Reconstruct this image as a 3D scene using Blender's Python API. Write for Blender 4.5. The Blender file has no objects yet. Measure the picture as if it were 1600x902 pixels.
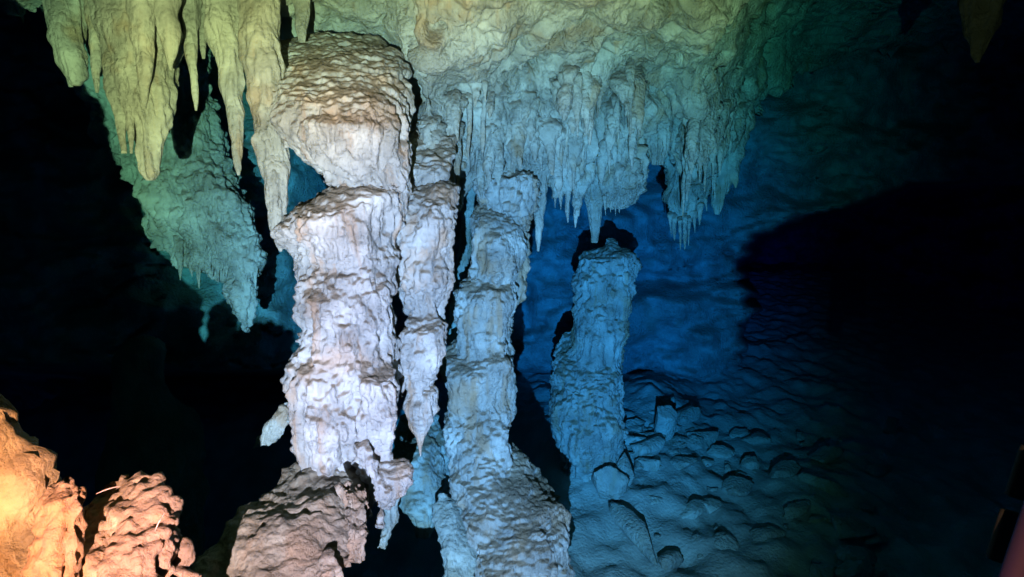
import bpy, math, random
import numpy as np

# ------------------------------------------------------------------ camera, world, light
scene = bpy.context.scene
col = scene.collection
F = 1000.0                      # focal length in photograph pixels (1600 wide)
PITCH = math.radians(12.0)
CAM = np.array([0.0, 0.0, 2.2])
RIGHT = np.array([1.0, 0.0, 0.0])
FWD = np.array([0.0, math.cos(PITCH), -math.sin(PITCH)])
UP = np.array([0.0, math.sin(PITCH), math.cos(PITCH)])


def at(px, py, d):
    """A place in the cave: seen at (px, py) of the photograph, d metres away."""
    px, py, d = np.broadcast_arrays(np.asarray(px, float), np.asarray(py, float), np.asarray(d, float))
    return (CAM + ((px - 800) / F * d)[..., None] * RIGHT + ((451 - py) / F * d)[..., None] * UP + d[..., None] * FWD)


cam_data = bpy.data.cameras.new("camera")
cam_data.sensor_width = 36.0
cam_data.lens = 36.0 * F / 1600.0
cam_data.clip_start = 0.05
cam_data.clip_end = 200.0
cam = bpy.data.objects.new("camera", cam_data)
cam.location = CAM
cam.rotation_euler = (math.pi / 2 - PITCH, 0, 0)
col.objects.link(cam)
scene.camera = cam

world = bpy.data.worlds.new("World")
scene.world = world
world.use_nodes = True
world.node_tree.nodes["Background"].inputs[0].default_value = (1.0, 0.6, 0.4, 1)
world.node_tree.nodes["Background"].inputs[1].default_value = 0.05

# the diver's torch, held low and a little behind the camera: a white hot spot inside a yellowish corona
LAMP = CAM - 0.12 * RIGHT - 1.20 * FWD - 0.72 * UP


def torch(name, px, py, d, cone, blend, watts, rgb, ring=None):
    l = bpy.data.lights.new(name, 'SPOT')
    l.energy = watts
    l.color = rgb
    l.spot_size = math.radians(cone)
    l.spot_blend = blend
    l.shadow_soft_size = 0.012
    o = bpy.data.objects.new(name, l)
    o.location = LAMP
    import mathutils
    v = mathutils.Vector(at(px, py, d) - LAMP)
    o.rotation_euler = v.to_track_quat('-Z', 'Y').to_euler()
    col.objects.link(o)
    if ring:                                     # the reflector's corona is a ring: weaker towards its middle
        rx, ry, inner, outer, low = ring
        c = at(rx, ry, 3.0) - LAMP
        c /= np.linalg.norm(c)
        l.use_nodes = True
        nt = l.node_tree
        em = nt.nodes["Emission"]
        geo = nt.nodes.new("ShaderNodeNewGeometry")
        dot = nt.nodes.new("ShaderNodeVectorMath")
        dot.operation = 'DOT_PRODUCT'
        dot.inputs[1].default_value = tuple(c)
        ab = nt.nodes.new("ShaderNodeMath")
        ab.operation = 'ABSOLUTE'
        mr = nt.nodes.new("ShaderNodeMapRange")
        mr.interpolation_type = 'SMOOTHSTEP'
        mr.inputs[1].default_value = math.cos(math.radians(outer))
        mr.inputs[2].default_value = math.cos(math.radians(inner))
        mr.inputs[3].default_value = 1.0
        mr.inputs[4].default_value = low
        nt.links.new(geo.outputs["Incoming"], dot.inputs[0])
        nt.links.new(dot.outputs["Value"], ab.inputs[0])
        nt.links.new(ab.outputs[0], mr.inputs[0])
        nt.links.new(mr.outputs[0], em.inputs["Strength"])


torch("torch_hot_spot", 765, 570, 3.0, 50, 1.0, 13000, (1.0, 0.148, 0.182))
torch("torch_corona", 555, 290, 3.0, 81, 1.0, 47000, (1.0, 0.058, 0.0125), ring=(790, 550, 5, 21, 0.40))

scene.view_settings.view_transform = 'Standard'
scene.view_settings.look = 'None'
scene.view_settings.exposure = 0.0
scene.view_settings.gamma = 1.0
scene.view_settings.use_curve_mapping = False
scene.render.engine = 'CYCLES'
scene.cycles.use_denoising = True
scene.cycles.max_bounces = 4
scene.cycles.diffuse_bounces = 2
scene.cycles.glossy_bounces = 1
scene.cycles.volume_bounces = 0

rng = np.random.default_rng(7)
random.seed(7)

# ------------------------------------------------------------------ noise
_perm = np.tile(np.random.default_rng(3).permutation(256).astype(np.int32), 3)
_g = np.random.default_rng(4).normal(size=(256, 3)).astype(np.float32)
_g /= np.linalg.norm(_g, axis=1)[:, None]
_jit = np.random.default_rng(5).uniform(0.2, 0.8, size=(256, 3)).astype(np.float32)


def perlin(p, seed=0):
    p = np.asarray(p, np.float32) + np.float32(seed * 17.137 + 91.7)
    i = np.floor(p).astype(np.int32)
    f = p - i
    u = f * f * f * (f * (f * 6 - 15) + 10)
    out = 0
    for dx in (0, 1):
        wx = u[:, 0] if dx else 1 - u[:, 0]
        hx = _perm[(i[:, 0] + dx) & 255]
        for dy in (0, 1):
            wy = wx * (u[:, 1] if dy else 1 - u[:, 1])
            hy = _perm[hx + ((i[:, 1] + dy) & 255)]
            for dz in (0, 1):
                w = wy * (u[:, 2] if dz else 1 - u[:, 2])
                g = _g[_perm[hy + ((i[:, 2] + dz) & 255)]]
                out = out + w * (g[:, 0] * (f[:, 0] - dx) + g[:, 1] * (f[:, 1] - dy) + g[:, 2] * (f[:, 2] - dz))
    return out * 1.6


def fbm(p, n=3, seed=0):
    a, t, s = 1.0, 0, 1.0
    for k in range(n):
        t = t + a * perlin(p * s, seed + k)
        a *= 0.5
        s *= 2.03
    return t


def worley(p, seed=0):
    """Distance to the nearest of jittered points."""
    p = np.asarray(p, np.float32) + np.float32(seed * 11.3 + 57.1)
    i = np.floor(p - 0.5).astype(np.int32)
    best = np.full(len(p), 9.0, np.float32)
    for dx in (0, 1):
        hx = _perm[(i[:, 0] + dx) & 255]
        for dy in (0, 1):
            hy = _perm[hx + ((i[:, 1] + dy) & 255)]
            for dz in (0, 1):
                j = _jit[_perm[hy + ((i[:, 2] + dz) & 255)]]
                d = ((i + np.array([dx, dy, dz], np.int32) + j - p) ** 2).sum(1)
                np.minimum(best, d, out=best)
    return np.sqrt(best)


def sstep(a, b, x):
    t = np.clip((x - a) / (b - a), 0, 1)
    return t * t * (3 - 2 * t)


# ------------------------------------------------------------------ meshes
def mesh_from(name, v, quads):
    v = np.ascontiguousarray(v, np.float32)
    q = np.ascontiguousarray(quads, np.int32)
    me = bpy.data.meshes.new(name)
    me.vertices.add(len(v))
    me.vertices.foreach_set("co", v.ravel())
    me.loops.add(q.size)
    me.loops.foreach_set("vertex_index", q.ravel())
    me.polygons.add(len(q))
    me.polygons.foreach_set("loop_start", np.arange(0, q.size, 4, dtype=np.int32))
    me.update(calc_edges=True)
    me.polygons.foreach_set("use_smooth", np.ones(len(q), bool))
    me.validate()
    return me


def link(name, me, mat, parent=None):
    o = bpy.data.objects.new(name, me)
    me.materials.append(mat) if not me.materials else None
    col.objects.link(o)
    o.parent = parent
    return o


def tag(o, label=None, cat=None, group=None, kind=None):
    if label: o["label"] = label
    if cat: o["category"] = cat
    if group: o["group"] = group
    if kind: o["kind"] = kind
    return o


def thing(name, label, cat, group=None):
    o = bpy.data.objects.new(name, None)
    o.empty_display_size = 0.1
    col.objects.link(o)
    return tag(o, label, cat, group)


def grid_quads(h, w, wrap=False):
    i = np.arange(h * w).reshape(h, w)
    if wrap:
        j = np.roll(i, -1, axis=1)
        return np.stack([i[:-1], j[:-1], j[1:], i[1:]], -1).reshape(-1, 4)
    return np.stack([i[:-1, :-1], i[:-1, 1:], i[1:, 1:], i[1:, :-1]], -1).reshape(-1, 4)


def hermite(t, ts, vals):
    """Monotone-ish smooth interpolation of vals (n, m) given at ts."""
    ts = np.asarray(ts, float)
    vals = np.asarray(vals, float)
    m = np.zeros_like(vals)
    d = (vals[1:] - vals[:-1]) / (ts[1:] - ts[:-1])[:, None]
    m[1:-1] = np.where(d[1:] * d[:-1] > 0, 2 * d[1:] * d[:-1] / (d[1:] + d[:-1] + 1e-12), 0)
    m[0], m[-1] = d[0], d[-1]
    k = np.clip(np.searchsorted(ts, t) - 1, 0, len(ts) - 2)
    h = (ts[k + 1] - ts[k])
    s = ((t - ts[k]) / h)[:, None]
    h = h[:, None]
    return ((1 + 2 * s) * (1 - s) ** 2 * vals[k] + s * (1 - s) ** 2 * h * m[k]
            + s * s * (3 - 2 * s) * vals[k + 1] + s * s * (s - 1) * h * m[k + 1])


def loft(rows, nth=32, per=6, lump=0.12, seed=0, tilt=None):
    """rows of (y, x left, x right, depth[, depth ratio]) -> rings of a closed body (h, nth, 3)."""
    R = np.array([(r + (0.85,))[:5] for r in rows], float)
    t = np.linspace(R[0, 0], R[-1, 0], max(6, (len(R) - 1) * per))
    q = hermite(t, R[:, 0], R[:, 1:])
    c = at((q[:, 0] + q[:, 1]) / 2, t, q[:, 2])
    rx = np.maximum(q[:, 1] - q[:, 0], 0.6) / 2 * q[:, 2] / F
    th = np.linspace(0, 2 * math.pi, nth, endpoint=False)
    v = c[:, None, :] + (rx[:, None] * np.cos(th))[..., None] * RIGHT + ((rx * q[:, 3])[:, None] * np.sin(th))[..., None] * np.array([0, 1.0, 0])
    tl = np.random.default_rng(seed).uniform(-0.3, 0.3) if tilt is None else tilt
    v[:, :, 2] += (tl * rx[:, None] * np.cos(th)) * np.linspace(1, 0.3, len(t))[:, None]
    if lump:
        flat = v.reshape(-1, 3)
        n = perlin(flat * 6, seed + 5).reshape(v.shape[:2])
        v = c[:, None, :] + (v - c[:, None, :]) * (1 + lump * n)[..., None]
    return v


def closed(v):
    """Rings -> points and faces with end caps, for remeshing."""
    h, w = v.shape[:2]
    pts = v.reshape(-1, 3)
    f = [tuple(x) for x in grid_quads(h, w, True)]
    f.append(tuple(range(w)))
    f.append(tuple(range(h * w - 1, (h - 1) * w - 1, -1)))
    return pts, f


def blob(px, py, d, rpx, sq=(1, 1, 1), n=10):
    """A small egg of radius rpx pixels."""
    r = rpx * d / F
    c = at(px, py, d)
    ph = np.linspace(0.12, math.pi - 0.12, n)
    th = np.linspace(0, 2 * math.pi, 14, endpoint=False)
    v = np.stack([np.sin(ph)[:, None] * np.cos(th) * sq[0], np.sin(ph)[:, None] * np.sin(th) * sq[1], np.cos(ph)[:, None] * np.ones(14) * sq[2]], -1)
    return c + v * r


def remesh(ring_list, voxel, smooth=4):
    V, Fc, n = [], [], 0
    for v in ring_list:
        p, f = closed(v)
        V.append(p)
        Fc += [tuple(i + n for i in q) for q in f]
        n += len(p)
    V = np.concatenate(V)
    me = bpy.data.meshes.new("tmp")
    me.from_pydata(V.tolist(), [], Fc)
    o = bpy.data.objects.new("tmp", me)
    col.objects.link(o)
    m = o.modifiers.new("r", 'REMESH')
    m.mode = 'VOXEL'
    m.voxel_size = voxel
    if smooth:
        s = o.modifiers.new("s", 'SMOOTH')
        s.factor = 0.5
        s.iterations = smooth
    dg = bpy.context.evaluated_depsgraph_get()
    dg.update()
    e = o.evaluated_get(dg)
    em = e.to_mesh()
    nv, nf = len(em.vertices), len(em.polygons)
    v = np.empty(nv * 3, np.float32)
    em.vertices.foreach_get("co", v)
    nn = np.empty(nv * 3, np.float32)
    em.vertices.foreach_get("normal", nn)
    q = np.empty(len(em.loops), np.int32)
    em.loops.foreach_get("vertex_index", q)
    tot = np.empty(nf, np.int32)
    em.polygons.foreach_get("loop_total", tot)
    assert (tot == 4).all()
    e.to_mesh_clear()
    bpy.data.objects.remove(o)
    bpy.data.meshes.remove(me)
    return v.reshape(-1, 3), nn.reshape(-1, 3), q.reshape(-1, 4)


def weather(p, n, seed=0, big=0.03, rib=0.010, pop=0.014, terr=0.006, fine=0.0075, ribscale=1.0, crack=0.0):
    """Flowstone relief along the normal: swells, vertical rills, popcorn, rimstone ripples on ledges, grain."""
    side = 1 - np.abs(n[:, 2])
    top = sstep(0.25, 0.75, n[:, 2])
    w = np.stack([perlin(p * 5, seed + 31), perlin(p * 5, seed + 32), perlin(p * 5, seed + 33)], 1) * 0.03
    pw = p + w
    d = big * fbm(p * 3.2, 3, seed)
    if rib:
        r = perlin(pw * np.array([17, 17, 2.6]) * ribscale, seed + 7)
        r2 = perlin(pw * np.array([38, 38, 5.0]) * ribscale, seed + 8)
        d += rib * side * (1 - 2.2 * np.abs(r) + 0.45 * (1 - 2 * np.abs(r2)))
    if pop:
        mask = 0.3 + 0.7 * sstep(-0.3, 0.35, perlin(p * 2.6, seed + 11))
        dim = 1 - 0.65 * top
        f0 = worley(pw * np.array([7.0, 7.0, 4.2]), seed + 15)
        d += pop * 1.2 * (0.6 - 1.1 * f0) * dim
        w2 = pw + np.stack([perlin(p * 19, seed + 34), perlin(p * 19, seed + 35), perlin(p * 19, seed + 36)], 1) * 0.012
        f1 = worley(w2 * np.array([19, 19, 12]), seed + 12)
        d += pop * 1.15 * mask * (0.75 - 1.5 * f1) * dim
        f2 = worley(w2 * np.array([38, 38, 27]), seed + 14)
        d += pop * 0.95 * (0.35 + 0.65 * mask) * (0.6 - 1.3 * f2) * dim
    if crack:
        for k, sc in ((0, 4.5), (1, 9.0)):
            c = np.abs(perlin(pw * np.array([sc, sc, sc * 0.55]), seed + 61 + k))
            d -= crack / (1 + k) * sstep(0.075, 0.0, c)
    if terr:
        d += terr * top * (1 - 2 * np.abs(perlin(pw * np.array([11, 11, 55]), seed + 21)))
        d += terr * 0.6 * top * perlin(pw * np.array([26, 26, 60]), seed + 22)
    if fine:
        d += fine * fbm(p * 30, 3, seed + 3)
    d = d - d.mean() - 0.006
    return p + n * d[:, None].astype(np.float32)


def rock(name, rings, mat, parent=None, voxel=0.008, seed=0, smooth=4, warp=0.045, **kw):
    v, n, q = remesh(rings, voxel, smooth)
    if warp:
        a = v * np.array([4.2, 4.2, 3.0])
        dz = perlin(a, seed + 71) + 0.5 * perlin(a * 2.3, seed + 72)
        v = v + warp * np.stack([0.5 * perlin(a * 1.3, seed + 73), 0.5 * perlin(a * 1.3, seed + 74), dz], 1).astype(np.float32)
    return link(name, mesh_from(name, weather(v, n, seed, **kw), q), mat, parent)


def spike(name, rows, mat, parent=None, nth=40, per=30, seed=0, amp=1.0, lump=0.06):
    """A stalactite or drip: a lofted spindle with rills; cheap enough for many."""
    v = loft(rows, nth, per, lump, seed, 0.0)
    h, w = v.shape[:2]
    c = v.mean(1, keepdims=True)
    out = v - c
    r = np.linalg.norm(out, axis=2, keepdims=True) + 1e-6
    flat = v.reshape(-1, 3)
    rad = r.reshape(-1)
    d = 0.20 * (1 - 2.4 * np.abs(perlin(flat * np.array([24, 24, 2.2]), seed + 1))) + 0.12 * perlin(flat * np.array([50, 50, 14]), seed + 2) + 0.22 * fbm(flat * 11, 2, seed + 3) + 0.10 * (1 - 2.4 * np.abs(perlin(flat * np.array([52, 52, 4.5]), seed + 6))) + 0.14 * (0.5 - worley(flat * np.array([20, 20, 8]), seed + 8))
    d = np.minimum(rad, 0.05) * amp * d
    v = v + out / r * d.reshape(h, w, 1)
    # a gentle wander of the axis
    z = np.stack([perlin(np.c_[c[:, 0, 2] * 7, c[:, 0, 2] * 0, c[:, 0, 2] * 0 + k + seed], k) for k in (0, 1)], 1)
    v[:, :, :2] += (z * np.minimum(r.mean(1), 0.03) * 0.5)[:, None, :]
    return link(name, mesh_from(name, v.reshape(-1, 3), grid_quads(h, w, True)[:, ::-1]), mat, parent)


def fringe(pts, d, n, w, h, seed):
    """Short drips along a lower edge given by points (px, py)."""
    r = np.random.default_rng(seed)
    P = np.array(pts, float)
    out = []
    for _ in range(n):
        t = r.uniform(0, len(P) - 1.001)
        k = int(t)
        x, y = P[k] + (P[k + 1] - P[k]) * (t - k)
        ww, hh, dd = r.uniform(*w), r.uniform(*h), d + r.uniform(-.04, .04)
        out.append(loft([(y - 0.9 * hh, x - .5 * ww, x + .5 * ww, dd + .03, .9), (y - .3 * hh, x - .5 * ww, x + .5 * ww, dd, .9), (y + .5 * hh, x - .3 * ww, x + .3 * ww, dd, .9), (y + hh, x - .1 * ww, x + .1 * ww, dd, .9)], 14, 4, 0.1, int(r.integers(99)), 0.0))
    return out


# ------------------------------------------------------------------ materials
def rock_material(name, base, stain, silt, silt_amt=0.6, stain_lo=0.52, rough=0.8, bump=0.9, streak=True, scale=1.0, dark=(0.12, 0.10, 0.08)):
    m = bpy.data.materials.new(name)
    m.use_nodes = True
    nt = m.node_tree
    N = nt.nodes
    L = nt.links.new
    b = N["Principled BSDF"]
    geo = N.new("ShaderNodeNewGeometry")
    pos = geo.outputs["Position"]

    def noise(sc, det=4, rgh=0.6, vec=pos, dist=0.0):
        t = N.new("ShaderNodeTexNoise")
        t.inputs["Scale"].default_value = sc * scale
        t.inputs["Detail"].default_value = det
        t.inputs["Roughness"].default_value = rgh
        t.inputs["Distortion"].default_value = dist
        L(vec, t.inputs["Vector"])
        return t.outputs["Fac"]

    def ramp(fac, lo, hi):
        r = N.new("ShaderNodeMapRange")
        r.inputs[1].default_value = lo
        r.inputs[2].default_value = hi
        r.interpolation_type = 'SMOOTHSTEP'
        L(fac, r.inputs[0])
        return r.outputs[0]

    def mix(fac, a, c, mode='MIX', k=None):
        x = N.new("ShaderNodeMix")
        x.data_type = 'RGBA'
        x.blend_type = mode
        if k is not None:
            mm = N.new("ShaderNodeMath")
            mm.operation = 'MULTIPLY'
            mm.inputs[1].default_value = k
            L(fac, mm.inputs[0])
            fac = mm.outputs[0]
        L(fac, x.inputs[0])
        for s, val in ((6, a), (7, c)):
            if hasattr(val, "is_output"):
                L(val, x.inputs[s])
            else:
                x.inputs[s].default_value = (*val, 1)
        return x.outputs[2]

    st = N.new("ShaderNodeMapping")
    st.inputs["Scale"].default_value = (1, 1, 0.16)
    L(pos, st.inputs[0])
    lighter = tuple(min(0.85, c * 1.28) for c in base)
    darker = tuple(c * 0.72 for c in base)
    c = mix(ramp(noise(7, 6), 0.3, 0.7), darker, lighter)
    if streak:
        c = mix(ramp(noise(9, 4, 0.6, st.outputs[0], 0.6), stain_lo, stain_lo + 0.16), c, stain, k=0.62)
    c = mix(ramp(noise(3.1, 4, 0.6), 0.54, 0.70), c, stain, k=0.6)
    c = mix(ramp(noise(38, 5, 0.7), 0.60, 0.74), c, dark, k=0.35)
    sep = N.new("ShaderNodeSeparateXYZ")
    L(geo.outputs["Normal"], sep.inputs[0])
    up = N.new("ShaderNodeMath")
    up.operation = 'ADD'
    n2 = N.new("ShaderNodeMath")
    n2.operation = 'MULTIPLY_ADD'
    L(noise(6, 4), n2.inputs[0])
    n2.inputs[1].default_value = 0.7
    n2.inputs[2].default_value = -0.35
    L(sep.outputs[2], up.inputs[0])
    L(n2.outputs[0], up.inputs[1])
    c = mix(ramp(up.outputs[0], 0.35, 0.8), c, silt, k=silt_amt)
    L(c, b.inputs["Base Color"])
    b.inputs["Roughness"].default_value = rough
    b.inputs["Specular IOR Level"].default_value = 0.25
    h1 = noise(55, 8, 0.75)
    h2 = noise(22, 5, 0.65, st.outputs[0])
    vo = N.new("ShaderNodeTexVoronoi")
    vo.inputs["Scale"].default_value = 48
    vo.inputs["Randomness"].default_value = 1.0
    L(pos, vo.inputs["Vector"])
    vm = N.new("ShaderNodeMath")
    vm.operation = 'MULTIPLY_ADD'
    L(vo.outputs["Distance"], vm.inputs[0])
    vm.inputs[1].default_value = -0.55
    L(h1, vm.inputs[2])
    h1 = vm.outputs[0]
    add = N.new("ShaderNodeMath")
    add.operation = 'MULTIPLY_ADD'
    L(h2, add.inputs[0])
    add.inputs[1].default_value = 1.2
    L(h1, add.inputs[2])
    bp = N.new("ShaderNodeBump")
    bs = N.new("ShaderNodeMapRange")
    bs.inputs[1].default_value = 0.38
    bs.inputs[2].default_value = 0.62
    bs.inputs[3].default_value = bump * 0.65
    bs.inputs[4].default_value = bump * 1.3
    L(noise(3.4, 3), bs.inputs[0])
    L(bs.outputs[0], bp.inputs["Strength"])
    bp.inputs["Distance"].default_value = 0.024
    L(add.outputs[0], bp.inputs["Height"])
    L(bp.outputs[0], b.inputs["Normal"])
    return m


def plain(name, rgb, rough=0.5):
    m = bpy.data.materials.new(name)
    m.use_nodes = True
    nt = m.node_tree
    b = nt.nodes["Principled BSDF"]
    t = nt.nodes.new("ShaderNodeTexNoise")
    t.inputs["Scale"].default_value = 30
    r = nt.nodes.new("ShaderNodeMix")
    r.data_type = 'RGBA'
    r.inputs[6].default_value = (*[c * 0.75 for c in rgb], 1)
    r.inputs[7].default_value = (*[min(1, c * 1.2) for c in rgb], 1)
    nt.links.new(t.outputs["Fac"], r.inputs[0])
    nt.links.new(r.outputs[2], b.inputs["Base Color"])
    b.inputs["Roughness"].default_value = rough
    return m


M_FLOW = rock_material("pale_flowstone", (0.46, 0.44, 0.40), (0.44, 0.25, 0.12), (0.22, 0.155, 0.095), 0.85)
M_CEIL = rock_material("ceiling_calcite", (0.44, 0.42, 0.36), (0.40, 0.25, 0.12), (0.22, 0.15, 0.09), 0.6, stain_lo=0.56)
M_WALL = rock_material("weathered_limestone", (0.42, 0.41, 0.38), (0.30, 0.25, 0.19), (0.28, 0.23, 0.18), 0.6, streak=False)
M_FLOOR = rock_material("silt_floor", (0.44, 0.42, 0.38), (0.32, 0.29, 0.24), (0.44, 0.42, 0.38), 0.3, streak=False, scale=0.8, bump=0.45)
M_STONE = rock_material("fallen_limestone", (0.52, 0.50, 0.45), (0.42, 0.35, 0.26), (0.44, 0.40, 0.33), 0.5)
M_DARK = rock_material("off_beam_dark_rock", (0.05, 0.04, 0.03), (0.04, 0.03, 0.02), (0.05, 0.04, 0.03))  # near-black colour stands in for hanging outside the torch beam
M_MOUND = rock_material("brown_flowstone", (0.29, 0.265, 0.20), (0.28, 0.18, 0.10), (0.21, 0.16, 0.11), 0.5, stain_lo=0.5)
M_NEAR = rock_material("ochre_limestone", (0.27, 0.215, 0.14), (0.27, 0.165, 0.07), (0.19, 0.14, 0.09), 0.5, stain_lo=0.5)


# ------------------------------------------------------------------ the setting
def sheet(name, G, mat, disp):
    """G: (h, w, 3) points of a rock face; disp(p, n) moves them."""
    du = np.gradient(G, axis=1)
    dv = np.gradient(G, axis=0)
    n = np.cross(dv, du)
    n /= np.linalg.norm(n, axis=2, keepdims=True) + 1e-9
    toc = CAM - G
    s = np.sign((n * toc).sum(2, keepdims=True))
    p = disp(G.reshape(-1, 3).astype(np.float32), (n * s).reshape(-1, 3).astype(np.float32))
    return tag(link(name, mesh_from(name, p, grid_quads(G.shape[0], G.shape[1])), mat), kind="structure")


def smooth2(A, k):
    for _ in range(k):
        B = np.pad(A, ((1, 1), (1, 1), (0, 0)), mode='edge')
        A = (B[:-2, 1:-1] + B[2:, 1:-1] + B[1:-1, :-2] + B[1:-1, 2:] + 4 * B[1:-1, 1:-1]) / 8
    return A


# cave ceiling: for each px a run of (py, depth) from overhead down to the drip line and back up behind it
CEIL = {
    -900: [(-900, 0.9), (-380, 1.9), (-200, 2.6), (-130, 2.9), (-90, 3.1), (-60, 3.3), (-70, 3.7), (-30, 7.5)],
    -300: [(-900, 0.9), (-370, 1.9), (-170, 2.5), (-90, 2.7), (-50, 2.9), (-20, 3.1), (-40, 3.6), (-10, 7.5)],
    60:   [(-900, 0.9), (-360, 1.85), (-150, 2.35), (-70, 2.55), (-30, 2.7), (-5, 2.9), (-30, 3.6), (0, 7.5)],
    200:  [(-900, 0.9), (-350, 1.85), (-140, 2.3), (-60, 2.5), (-10, 2.65), (30, 2.8), (0, 3.6), (10, 7.5)],
    320:  [(-900, 0.9), (-350, 1.85), (-130, 2.3), (-60, 2.5), (-20, 2.65), (5, 2.8), (-20, 3.6), (10, 7.5)],
    430:  [(-900, 0.9), (-350, 1.85), (-130, 2.35), (-60, 2.55), (-20, 2.7), (10, 2.9), (-20, 3.6), (10, 7.5)],
    500: [(-900, 0.9), (-350, 1.9), (-120, 2.35), (-20, 2.8), (30, 3.1), (120, 3.4), (100, 3.9), (20, 7.5)],
    600: [(-900, 0.9), (-350, 1.9), (-110, 2.35), (20, 2.95), (110, 3.3), (250, 3.5), (220, 4.0), (30, 8.0)],
    632:  [(-900, 0.9), (-350, 1.9), (-105, 2.4), (40, 2.85), (130, 3.15), (255, 3.35), (225, 3.8), (30, 8.0)],
    665:  [(-900, 0.9), (-350, 1.9), (-100, 2.4), (50, 2.72), (150, 2.93), (262, 3.05), (230, 3.6), (30, 8.0)],
    720: [(-900, 0.9), (-350, 1.9), (-100, 2.4), (50, 2.75), (150, 3.1), (255, 3.4), (220, 3.9), (30, 8.0)],
    800: [(-900, 0.9), (-350, 1.9), (-100, 2.4), (50, 2.85), (150, 3.3), (265, 3.6), (230, 4.1), (30, 8.0)],
    880: [(-900, 0.9), (-350, 1.9), (-100, 2.45), (50, 2.95), (150, 3.4), (275, 3.72), (230, 4.3), (30, 8.0)],
    960: [(-900, 0.9), (-350, 1.9), (-100, 2.5), (40, 3.0), (120, 3.5), (270, 3.95), (220, 4.5), (30, 8.0)],
    1040: [(-900, 0.9), (-350, 1.95), (-110, 2.55), (20, 3.0), (100, 3.5), (230, 4.3), (200, 4.8), (30, 8.0)],
    1090: [(-900, 0.9), (-350, 1.95), (-120, 2.55), (10, 3.0), (85, 3.45), (290, 4.5), (230, 5.0), (30, 8.0)],
    1135: [(-900, 0.9), (-350, 1.95), (-130, 2.6), (-10, 3.05), (60, 3.6), (240, 4.85), (200, 5.3), (30, 8.0)],
    1190: [(-900, 0.9), (-350, 1.95), (-140, 2.6), (-40, 3.2), (30, 4.3), (150, 5.2), (120, 5.6), (30, 8.0)],
    1300: [(-900, 0.9), (-350, 1.95), (-150, 2.7), (-70, 3.6), (10, 5.2), (90, 6.0), (70, 6.4), (30, 8.0)],
    1500: [(-900, 0.9), (-350, 1.9), (-170, 2.6), (-90, 3.6), (0, 5.4), (60, 6.4), (50, 6.8), (30, 8.0)],
    2000: [(-900, 0.9), (-350, 1.9), (-170, 2.6), (-90, 3.6), (0, 5.4), (40, 6.4), (40, 6.8), (30, 8.0)],
    2700: [(-900, 0.9), (-350, 1.9), (-170, 2.6), (-90, 3.6), (0, 5.4), (40, 6.4), (40, 6.8), (30, 8.0)],
}
_kx = np.array(sorted(CEIL), float)
_kt = np.array([CEIL[int(k)] for k in _kx], float)                    # (n, 8, 2)
_su = np.r_[np.linspace(-900, 40, 90), np.linspace(46, 1250, 540), np.linspace(1262, 2700, 110)]
_sv = np.r_[np.linspace(0, 1.7, 30), np.linspace(1.73, 5.2, 300), np.linspace(5.25, 7, 50)]


def ceiling_at(u, v):
    """Ceiling table read at px u (array) and row v (array): (py, depth)."""
    a = hermite(u, _kx, _kt.reshape(len(_kx), -1)).reshape(len(u), 8, 2)
    k = np.clip(np.floor(v).astype(int), 0, 6)
    s = (v - k)[:, None]
    i = np.arange(len(u))
    return a[i, k] * (1 - s) + a[i, k + 1] * s


_a = hermite(_su, _kx, _kt.reshape(len(_kx), -1)).reshape(len(_su), 8, 2)
_cols = np.stack([hermite(_sv, np.arange(8.0), _a[i]) for i in range(len(_su))], 1)   # (v, u, 2)
CEIL_G = smooth2(at(np.broadcast_to(_su, _cols.shape[:2]), _cols[..., 0], _cols[..., 1]), 8)


def ceil_disp(p, n):
    px = p[:, 0]
    low = sstep(0.55, -0.05, p[:, 2] - CAM[2]) # lower = more fluted
    w = np.stack([perlin(p * 4, 31), perlin(p * 4, 32), perlin(p * 4, 33)], 1) * 0.06
    pw = p + w
    d = 0.09 * fbm(p * 2.4, 3, 1)
    r = perlin(pw * np.array([12, 7, 2.0]), 7)
    r2 = perlin(pw * np.array([28, 16, 4.0]), 8)
    d += (0.006 + 0.05 * low) * (0.7 - 1.8 * np.abs(r)) + (0.004 + 0.022 * low) * (0.6 - 1.6 * np.abs(r2))
    nod = 0.25 + 0.75 * sstep(-0.2, 0.4, perlin(p * 2.1, 13))
    f1 = worley(pw * np.array([7, 7, 5.5]), 12)
    d += 0.055 * (0.55 - 1.0 * f1)
    w2 = pw + np.stack([perlin(p * 15, 34), perlin(p * 15, 35), perlin(p * 15, 36)], 1) * 0.016
    d += 0.030 * nod * (0.7 - 1.4 * worley(w2 * np.array([15, 15, 10]), 14))
    d += 0.014 * nod * (0.6 - 1.3 * worley(w2 * np.array([33, 33, 22]), 15))
    # sharp seams between swells, and pits where the crust is missing
    c1 = np.abs(perlin(pw * 4.5, 41))
    d -= 0.05 * sstep(0.08, 0.0, c1) * sstep(-0.1, 0.3, perlin(p * 3.1, 43))
    d -= 0.11 * sstep(0.40, 0.55, perlin(pw * np.array([8, 8, 6]), 42))
    d += 0.012 * fbm(p * 16, 3, 17)
    return p + n * d[:, None]


sheet("cave_ceiling", CEIL_G, M_CEIL, ceil_disp)

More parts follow.
